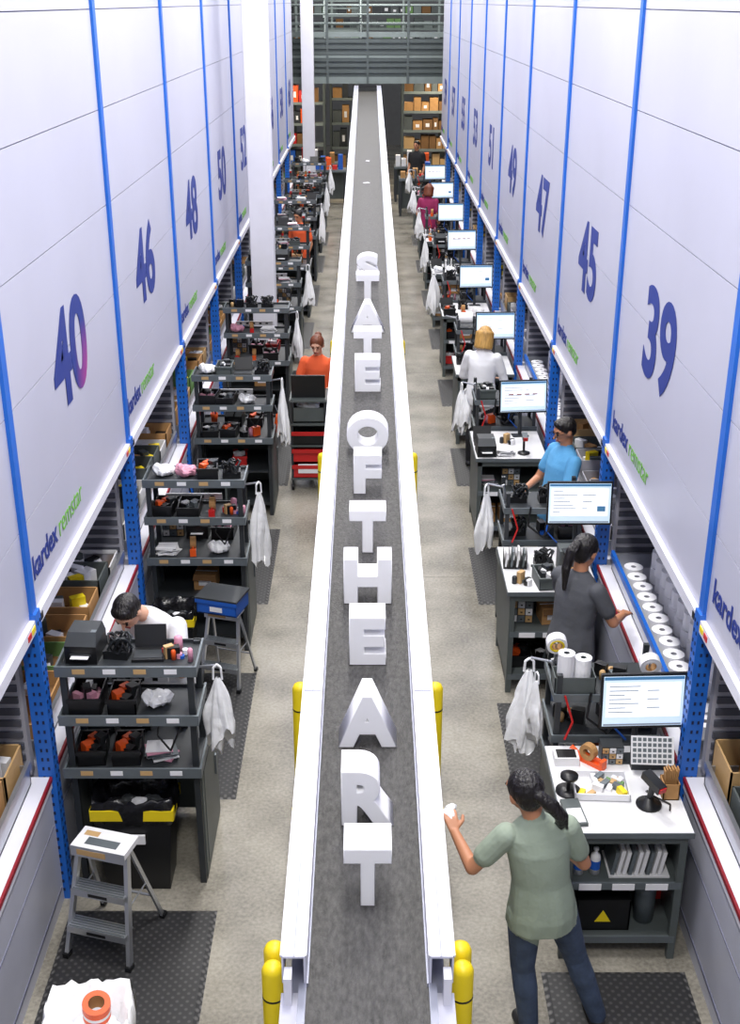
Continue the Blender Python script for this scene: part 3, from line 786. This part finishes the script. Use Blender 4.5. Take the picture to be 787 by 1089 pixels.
# cart with laptop
b=MB(); 
for x in (-.18,.18):
    for yy in (-.2,.2):
        b.box(x-.012,x+.012,yy-.012,yy+.012,.08,1.02,'dark'); b.lathe([(.001,-.015),(.035,-.015),(.035,.015),(.001,.015)],(x,yy,.036),'black',12,'x')
for z in (.12,.5,.74,1.0): b.box(-.2,.2,-.22,.22,z,z+.02,'side')
for z in (.14,.32,.52): 
    b.tray(-.18,.18,-.21,.2,z,z+.15,.01,'redp' if z<.5 else 'black','black'); b.box(-.185,.185,-.225,-.21,z+.11,z+.15,'redp')
b.tray(-.17,.17,-.19,.19,.77,.93,.01,'side','black'); b.blob((0,0,.9),(.12,.12,.07),'bag',3)
b.box(-.12,.12,-.222,-.2,.2,.3,'paper')
b.obj('utility_cart',(-.63,12.25,.001))
b=MB(); b.box(-.18,.18,-.11,.11,0,.018,'black'); b.box(-.14,.14,-.08,.05,.018,.02,'dark')
b.box(-.18,.18,-.12,-.108,.018,.26,'black',(.15,0,0),(0,-.11,.018)); b.lathe([(.001,-.002),(.018,-.002),(.018,0),(.001,0)],(0,-.128,.13),'edge',14,'y')
b.obj('laptop',(-.63,12.25,1.023))

# ---------------------------------------------------------------- people
def seg_cap(b,a,c,ra,rc,n=14):
    a=Vector(a); c=Vector(c); d=c-a
    d = d.normalized() if d.length>1e-6 else Vector((0,0,1))
    u=d.orthogonal().normalized(); w=d.cross(u); vs=[]
    R=[]
    for j in range(5):
        t=math.pi/2*(1-j/4); R.append((a-d*ra*math.sin(t),max(ra*math.cos(t),1e-4)))
    for j in range(5):
        t=math.pi/2*j/4; R.append((c+d*rc*math.sin(t),max(rc*math.cos(t),1e-4)))
    for p,r in R:
        for i in range(n):
            q=2*math.pi*i/n; vs.append(p+u*r*math.cos(q)+w*r*math.sin(q))
    m=len(R)
    b.add(vs,[(j*n+i,j*n+(i+1)%n,(j+1)*n+(i+1)%n,(j+1)*n+i) for j in range(m-1) for i in range(n)]+[tuple(range(n))[::-1],tuple(range((m-1)*n,m*n))],'skin')
def seg_ell(b,c,r,R):
    n=16;L=10; vs=[]
    for j in range(L+1):
        t=math.pi*(j+.02)/(L+.04)
        for i in range(n):
            q=2*math.pi*i/n
            vs.append(Vector(c)+R@Vector((r[0]*math.sin(t)*math.cos(q),r[1]*math.sin(t)*math.sin(q),r[2]*math.cos(t))))
    b.add(vs,[(j*n+i,(j+1)*n+i,(j+1)*n+(i+1)%n,j*n+(i+1)%n) for j in range(L) for i in range(n)]+[tuple(range(n)),tuple(range(L*n,L*n+n))[::-1]],'skin')
def seg_loft(b,rings):
    n=36; vs=[]
    for (z,rx,ry,cx,cy) in rings:
        low=max(0,min(1,(1.15-z)/.35))
        for i in range(n):
            q=2*math.pi*i/n; f=1+low*.035*math.sin(5*q+z*9)+low*.02*math.sin(9*q-z*6)
            vs.append((cx+rx*f*math.cos(q),cy+ry*f*math.sin(q),z))
    m=len(rings)
    b.add(vs,[(j*n+i,j*n+(i+1)%n,(j+1)*n+(i+1)%n,(j+1)*n+i) for j in range(m-1) for i in range(n)]+[tuple(range(n))[::-1],tuple(range((m-1)*n,m*n))],'skin')

def person(name,loc,yaw,top,pants,hair,skin='skin',style='pony',lean=(0,0),elL=None,wrL=None,elR=None,wrR=None,hdL=None,hdR=None,
           anL=None,anR=None,knL=None,knR=None,head=(0,0,0),H=1.67,voxel=.009,sleeve=.62,hem=.78,male=False,tail=None,glasses=False,long_sleeve=False,curl=.5,hoff=(0,0,0),wide=1.0):
    P_=[]
    cap=lambda a,c,ra,rc,l: P_.append(('c',Vector(a),Vector(c),ra,rc,l))
    ell=lambda c,r,R,l: P_.append(('e',Vector(c),r,R,l))
    I=Matrix.Identity(3)
    lx,ly=lean
    lo=lambda z:(lx*max(0,(z-.9)/.5),ly*max(0,(z-.9)/.5))
    k=(1.08 if male else 1.0)*wide
    rings=[(hem,.186,.138),(hem+.08,.186,.14),(.95,.172,.13),(1.05,.155,.12),(1.15,.160,.122),(1.25,.172,.12),(1.32,.168,.1),(1.37,.12,.08),(1.41,.062,.058)]
    rings=[(z,rx*k,ry,lo(z)[0],lo(z)[1]) for z,rx,ry in rings]
    P_.append(('l',rings,None,0,0,'top'))
    ell((0,-.01,.88),(.165*min(k,1),.12,.14),I,'pants')
    sx=.165*k
    for s,el,wr,hd,an,kn in ((-1,elL,wrL,hdL,anL,knL),(1,elR,wrR,hdR,anR,knR)):
        l=lo(1.33)
        sh=Vector((s*sx+l[0],l[1],1.325))
        el=Vector(el or (s*.225,-.02,1.05)); wr=Vector(wr or (s*.21,.09,.84))
        cap(sh,el,.046,.037,'skin'); cap(el,wr,.037,.025,'skin')
        e=sh.lerp(el,sleeve)
        cap(sh,e,.062,.058,'top')
        if long_sleeve: cap(sh,el,.058,.048,'top'); cap(el,el.lerp(wr,.92),.048,.036,'top')
        d=Vector(hd or (wr-el)).normalized()
        sd=Vector((-s,0,0))
        nrm=d.cross(sd); 
        if nrm.length<.1: sd=Vector((0,1,0)); nrm=d.cross(sd)
        nrm.normalize(); sd=nrm.cross(d).normalized()
        if nrm.z>0: nrm=-nrm
        g=.9
        for o in (-.028,-.010,.009,.027): cap(wr+d*.012+sd*o*.5,wr+d*.078*g+sd*o*g,.0128,.012,'skin')
        for o,L in ((-.031,.058),(-.0105,.072),(.0105,.078),(.0315,.068)):
            o*=g; L*=g
            p=wr+d*.08*g+sd*o; dd=(d+sd*o*4).normalized()
            q=p+dd*L*.45; d2=(dd+nrm*curl).normalized(); r2=q+d2*L*.32; d3=(dd+nrm*curl*2.2).normalized()
            cap(p,q,.0082,.0078,'skin'); cap(q,r2,.0078,.0073,'skin'); cap(r2,r2+d3*L*.25,.0073,.0066,'skin')
        p=wr+d*.03+sd*.026; q=p+(d*.6+sd*.8).normalized()*.036; cap(p,q,.012,.0105,'skin'); cap(q,q+(d*.9+sd*.35+nrm*.2).normalized()*.03,.0105,.0085,'skin')
        an=Vector(an or (s*.1,-.01,.09)); kn=Vector(kn or (s*.1,.025,.48))
        cap((s*.088,0,.85),kn,.092,.064,'pants'); cap(kn,kn.lerp(an,.35)+Vector((0,-.012,0)),.062,.064,'pants'); cap(kn.lerp(an,.35)+Vector((0,-.012,0)),an+Vector((0,0,.0)),.062,.05,'pants')
        cap(an,an+Vector((0,0,-.03)),.036,.036,'shoe')
        cap((an.x,an.y-.03,.04),(an.x+s*.01,an.y+.15,.032),.04,.034,'shoe')
    hx,hy=lo(1.5)
    hc=Vector((hx,hy+.02,1.555))+Vector(hoff); Rh=Euler(head).to_matrix()
    nb=Vector((lo(1.38)[0],lo(1.38)[1],1.38))
    hp=lambda x,y_,z: hc+Rh@Vector((x,y_,z+.06))-Vector((0,0,.06))
    cap(nb,hp(0,-.015,-.05),.054,.05,'skin')
    ell(hp(0,0,.01),(.074,.09,.088),Rh,'skin'); ell(hp(0,.025,-.055),(.052,.056,.058),Rh,'skin'); ell(hp(0,.05,-.09),(.026,.024,.022),Rh,'skin')
    cap(hp(0,.088,.0),hp(0,.108,-.03),.009,.013,'skin'); cap(hp(-.02,.086,-.063),hp(.02,.086,-.063),.007,.007,'lip')
    for s in (-1,1):
        ell(hp(s*.077,-.005,-.01),(.012,.02,.03),Rh,'skin')
        cap(hp(s*.018,.088,.022),hp(s*.045,.078,.022),.006,.006,'hair')
    if style=='short':
        ell(hp(0,-.016,.03),(.083,.096,.088),Rh,'hair'); ell(hp(0,.03,.075),(.065,.05,.035),Rh,'hair'); ell(hp(0,-.05,-.01),(.07,.05,.06),Rh,'hair')
    else:
        ell(hp(0,-.018,.025),(.086,.098,.095),Rh,'hair'); ell(hp(0,-.05,-.01),(.078,.055,.075),Rh,'hair')
        if style=='pony':
            t=tail or [(0,-.11,.03),(0,-.15,-.02),(.01,-.16,-.12),(.02,-.14,-.25)]
            rr=[.03,.036,.032,.012]
            for i in range(3):
                cap(hp(*t[i]),hp(*t[i+1]),rr[i],rr[i+1],'hair')
                for q in range(3):
                    o=Vector((.02*math.cos(q*2.1+i),.012*math.sin(q*2.1),0))
                    cap(hp(*t[i])+o,hp(*t[i+1])+o*1.3,rr[i]*.55,rr[i+1]*.5,'hair')
        elif style=='bun':
            ell(hp(0,-.1,.07),(.045,.045,.042),Rh,'hair')
        elif style=='bob':
            for a in range(-4,5):
                q=a*.38; cap(hp(.08*math.sin(q),-.02-.075*math.cos(q),.03),hp(.088*math.sin(q),-.02-.08*math.cos(q),-.13),.03,.022,'hair')
    b=MB()
    for p in P_:
        if p[0]=='c': seg_cap(b,p[1],p[2],p[3],p[4])
        elif p[0]=='e': seg_ell(b,p[1],p[2],p[3])
        else: seg_loft(b,p[1])
    o=b.obj('tmp_body')
    r=o.modifiers.new('r','REMESH'); r.mode='VOXEL'; r.voxel_size=voxel; r.use_smooth_shade=True
    sm_=o.modifiers.new('s','SMOOTH'); sm_.factor=.5; sm_.iterations=2
    bpy.context.view_layer.update()
    dg=bpy.context.evaluated_depsgraph_get()
    me=bpy.data.meshes.new_from_object(o.evaluated_get(dg)); bpy.data.objects.remove(o)
    n=len(me.polygons); C=np.empty(n*3); me.polygons.foreach_get('center',C); C=C.reshape(-1,3)
    labs=['top','pants','skin','hair','shoe','lip','sole']
    best=np.full(n,1e9); lab=np.zeros(n,int)
    for p in P_:
        if p[0]=='c':
            a=np.array(p[1]); ab=np.array(p[2])-a; L2=max(ab@ab,1e-9)
            t=np.clip(((C-a)@ab)/L2,0,1); D=np.linalg.norm(C-(a+t[:,None]*ab),axis=1)-(p[3]+t*(p[4]-p[3])); l=p[5]
        elif p[0]=='e':
            q=(C-np.array(p[1]))@np.array(p[3]); rr=np.array(p[2]); D=(np.linalg.norm(q/rr,axis=1)-1)*rr.min(); l=p[4]
        else:
            rg=np.array(p[1]); z=np.clip(C[:,2],rg[0,0],rg[-1,0])
            rx=np.interp(z,rg[:,0],rg[:,1]); ry=np.interp(z,rg[:,0],rg[:,2]); cx=np.interp(z,rg[:,0],rg[:,3]); cy=np.interp(z,rg[:,0],rg[:,4])
            D=(np.sqrt(((C[:,0]-cx)/rx)**2+((C[:,1]-cy)/ry)**2)-1)*np.minimum(rx,ry)+np.abs(C[:,2]-z)*.8; D-=.006; l=p[5]
        w=D<best; best[w]=D[w]; lab[w]=labs.index(l)
    lab[(lab==4)&(C[:,2]<.018)]=6
    me.materials.clear()
    for kx in (top,pants,skin,hair,'shoe','lipc','sole'): me.materials.append(M[kx])
    me.polygons.foreach_set('material_index',lab.astype(np.int32)); me.polygons.foreach_set('use_smooth',[True]*n)
    nv=len(me.vertices); V=np.empty(nv*3); me.vertices.foreach_get('co',V); V=V.reshape(-1,3); V[:,2]=np.maximum(V[:,2],0); me.vertices.foreach_set('co',V.ravel()); me.update()
    o=place(me,name,loc,(0,0,yaw),scale=(H/1.67,)*3)
    e=MB()
    for s in (-1,1): seg=hp(s*.03,.083,.003); e.lathe([(.0005,-.009),(.007,-.006),(.009,0),(.007,.006),(.0005,.009)],tuple(seg),'eye',10)
    if glasses:
        for s in (-1,1): 
            c=hp(s*.032,.1,.003); e.ring(tuple(c),.024,.021,.003,'black',16,'y'); e.tube(hp(s*.055,.1,.005),hp(s*.08,.0,.005),.002,.002,'black',6)
        e.tube(hp(-.01,.103,.005),hp(.01,.103,.005),.002,.002,'black',6)
    eo=e.obj('eyes'); eo.parent=o
    return o

hero=person('woman_green_shirt',(.845,4.56,.016),.2,'sage','jeans','hairb',style='pony',lean=(-.055,.02),
       elL=(-.35,.06,1.12),wrL=(-.385,.26,1.18),hdL=(-.06,.75,.5),elR=(.22,.04,1.07),wrR=(.19,.26,1.0),
       anL=(-.03,-.02,.09),knL=(-.07,.03,.48),anR=(.35,.0,.09),knR=(.22,.05,.47),head=(-.1,-.12,.4),H=1.63,voxel=.0055,hem=.78,
       tail=[(.0,-.11,.02),(.035,-.145,-.03),(.08,-.15,-.11),(.10,-.12,-.21)],curl=.9,hoff=(-.035,.01,-.01),wide=.94)
b=MB(); b.blob((0,0,0),(.035,.045,.022),'bag',9); b.blob((.02,.03,.01),(.03,.02,.02),'bag',12)
wp=b.obj('packing_film',(0,0,0)); wp.parent=hero; wp.location=(-.39,.36,1.225)
person('woman_grey_shirt',(1.38,7.1,.016),-.9,'greyshirt','jeans','hairb',style='pony',lean=(0,.04),
       elL=(-.24,.14,1.12),wrL=(-.15,.33,1.05),elR=(.25,.12,1.1),wrR=(.17,.32,1.06),head=(-.25,0,0),H=1.66,voxel=.008,
       tail=[(0,-.11,.05),(0,-.15,0),(.0,-.16,-.12),(0,-.13,-.27)])
person('man_blue_shirt',(1.62,9.5,.001),1.9,'blueshirt','jeans','hairb',style='short',male=True,lean=(.02,-.08),
       elL=(-.25,.04,1.06),wrL=(-.16,.22,1.0),elR=(.25,.04,1.06),wrR=(.16,.22,1.0),head=(-.3,0,0),H=1.68,voxel=.009,glasses=True)
person('woman_white_shirt',(1.26,12.75,.001),-.4,'whiteshirt','blackcloth','hairblond','skinl',style='bob',lean=(0,.05),
       elL=(-.25,.08,1.07),wrL=(-.16,.28,1.02),elR=(.25,.08,1.07),wrR=(.16,.28,1.02),head=(-.3,0,0),H=1.62,voxel=.01,long_sleeve=True)
person('woman_orange_shirt',(-.54,12.85,.001),2.95,'orangeshirt','jeans','hairred','skinl',style='bun',lean=(0,.05),
       elL=(-.25,.08,1.07),wrL=(-.14,.26,1.04),elR=(.25,.08,1.07),wrR=(.14,.26,1.04),head=(-.35,0,0),H=1.54,voxel=.009)
person('man_white_shirt',(-1.28,6.75,.016),2.75,'whiteshirt','blackcloth','hairb','skinl',style='short',male=True,lean=(0,.20),
       elL=(-.27,.3,1.08),wrL=(-.2,.46,1.27),elR=(.26,.26,1.12),wrR=(.16,.48,1.26),head=(-.8,0,0),H=1.66,voxel=.009,hoff=(.05,.06,-.06))
person('woman_coral_shirt',(-1.18,21,.001),2.6,'orangeshirt','blackcloth','hairb',style='bun',head=(-.3,0,0),H=1.6,voxel=.013)
person('woman_magenta_shirt',(1.2,24.05,.001),-.4,'magshirt','blackcloth','hairred',style='bob',head=(-.3,0,0),H=1.6,voxel=.013)
person('worker_dark_shirt',(1.25,31.4,.001),2.6,'blackcloth','jeans','hairb',style='short',male=True,H=1.66,voxel=.014)

# ---------------------------------------------------------------- lights
w=bpy.data.worlds.new('world'); SC.world=w; w.use_nodes=True
w.node_tree.nodes['Background'].inputs[0].default_value=(.92,.94,1,1); w.node_tree.nodes['Background'].inputs[1].default_value=.52
b=MB(); b.box(-.25,.25,-.9,.9,0,.08,'lip')
fm=b.mesh('fixture')
for i in range(9):
    y=.5+i*4.2
    f=place(fm,'ceiling_light',(0,y,7.3))
    l=bpy.data.lights.new('lamp','AREA'); l.shape='RECTANGLE'; l.size=.5; l.size_y=1.8; l.energy=250; l.color=(1,.975,.94)
    o=bpy.data.objects.new('lamp',l); COL.objects.link(o); o.parent=f; o.location=(0,0,-.02)
for (x,y_) in ((-2,33.2),(2,33.2),(0,35.5)):
    f=place(fm,'ceiling_light',(x,y_,3.35),scale=(1,1,.6))
    l=bpy.data.lights.new('lamp','AREA'); l.size=.5; l.energy=75; l.color=(1,.88,.7)
    o=bpy.data.objects.new('lamp',l); COL.objects.link(o); o.parent=f; o.location=(0,0,-.04)

# ---------------------------------------------------------------- camera
c=bpy.data.cameras.new('cam'); cam=bpy.data.objects.new('camera',c); COL.objects.link(cam)
c.sensor_fit='VERTICAL'; c.sensor_height=24; c.lens=24*1268/1089; c.shift_x=2.5/1089; c.clip_start=.05
cam.location=(0,0,4.9); cam.rotation_euler=(math.radians(90-23.2),0,0)
SC.camera=cam
SC.view_settings.view_transform='Standard'; SC.view_settings.look='None'; SC.view_settings.exposure=0
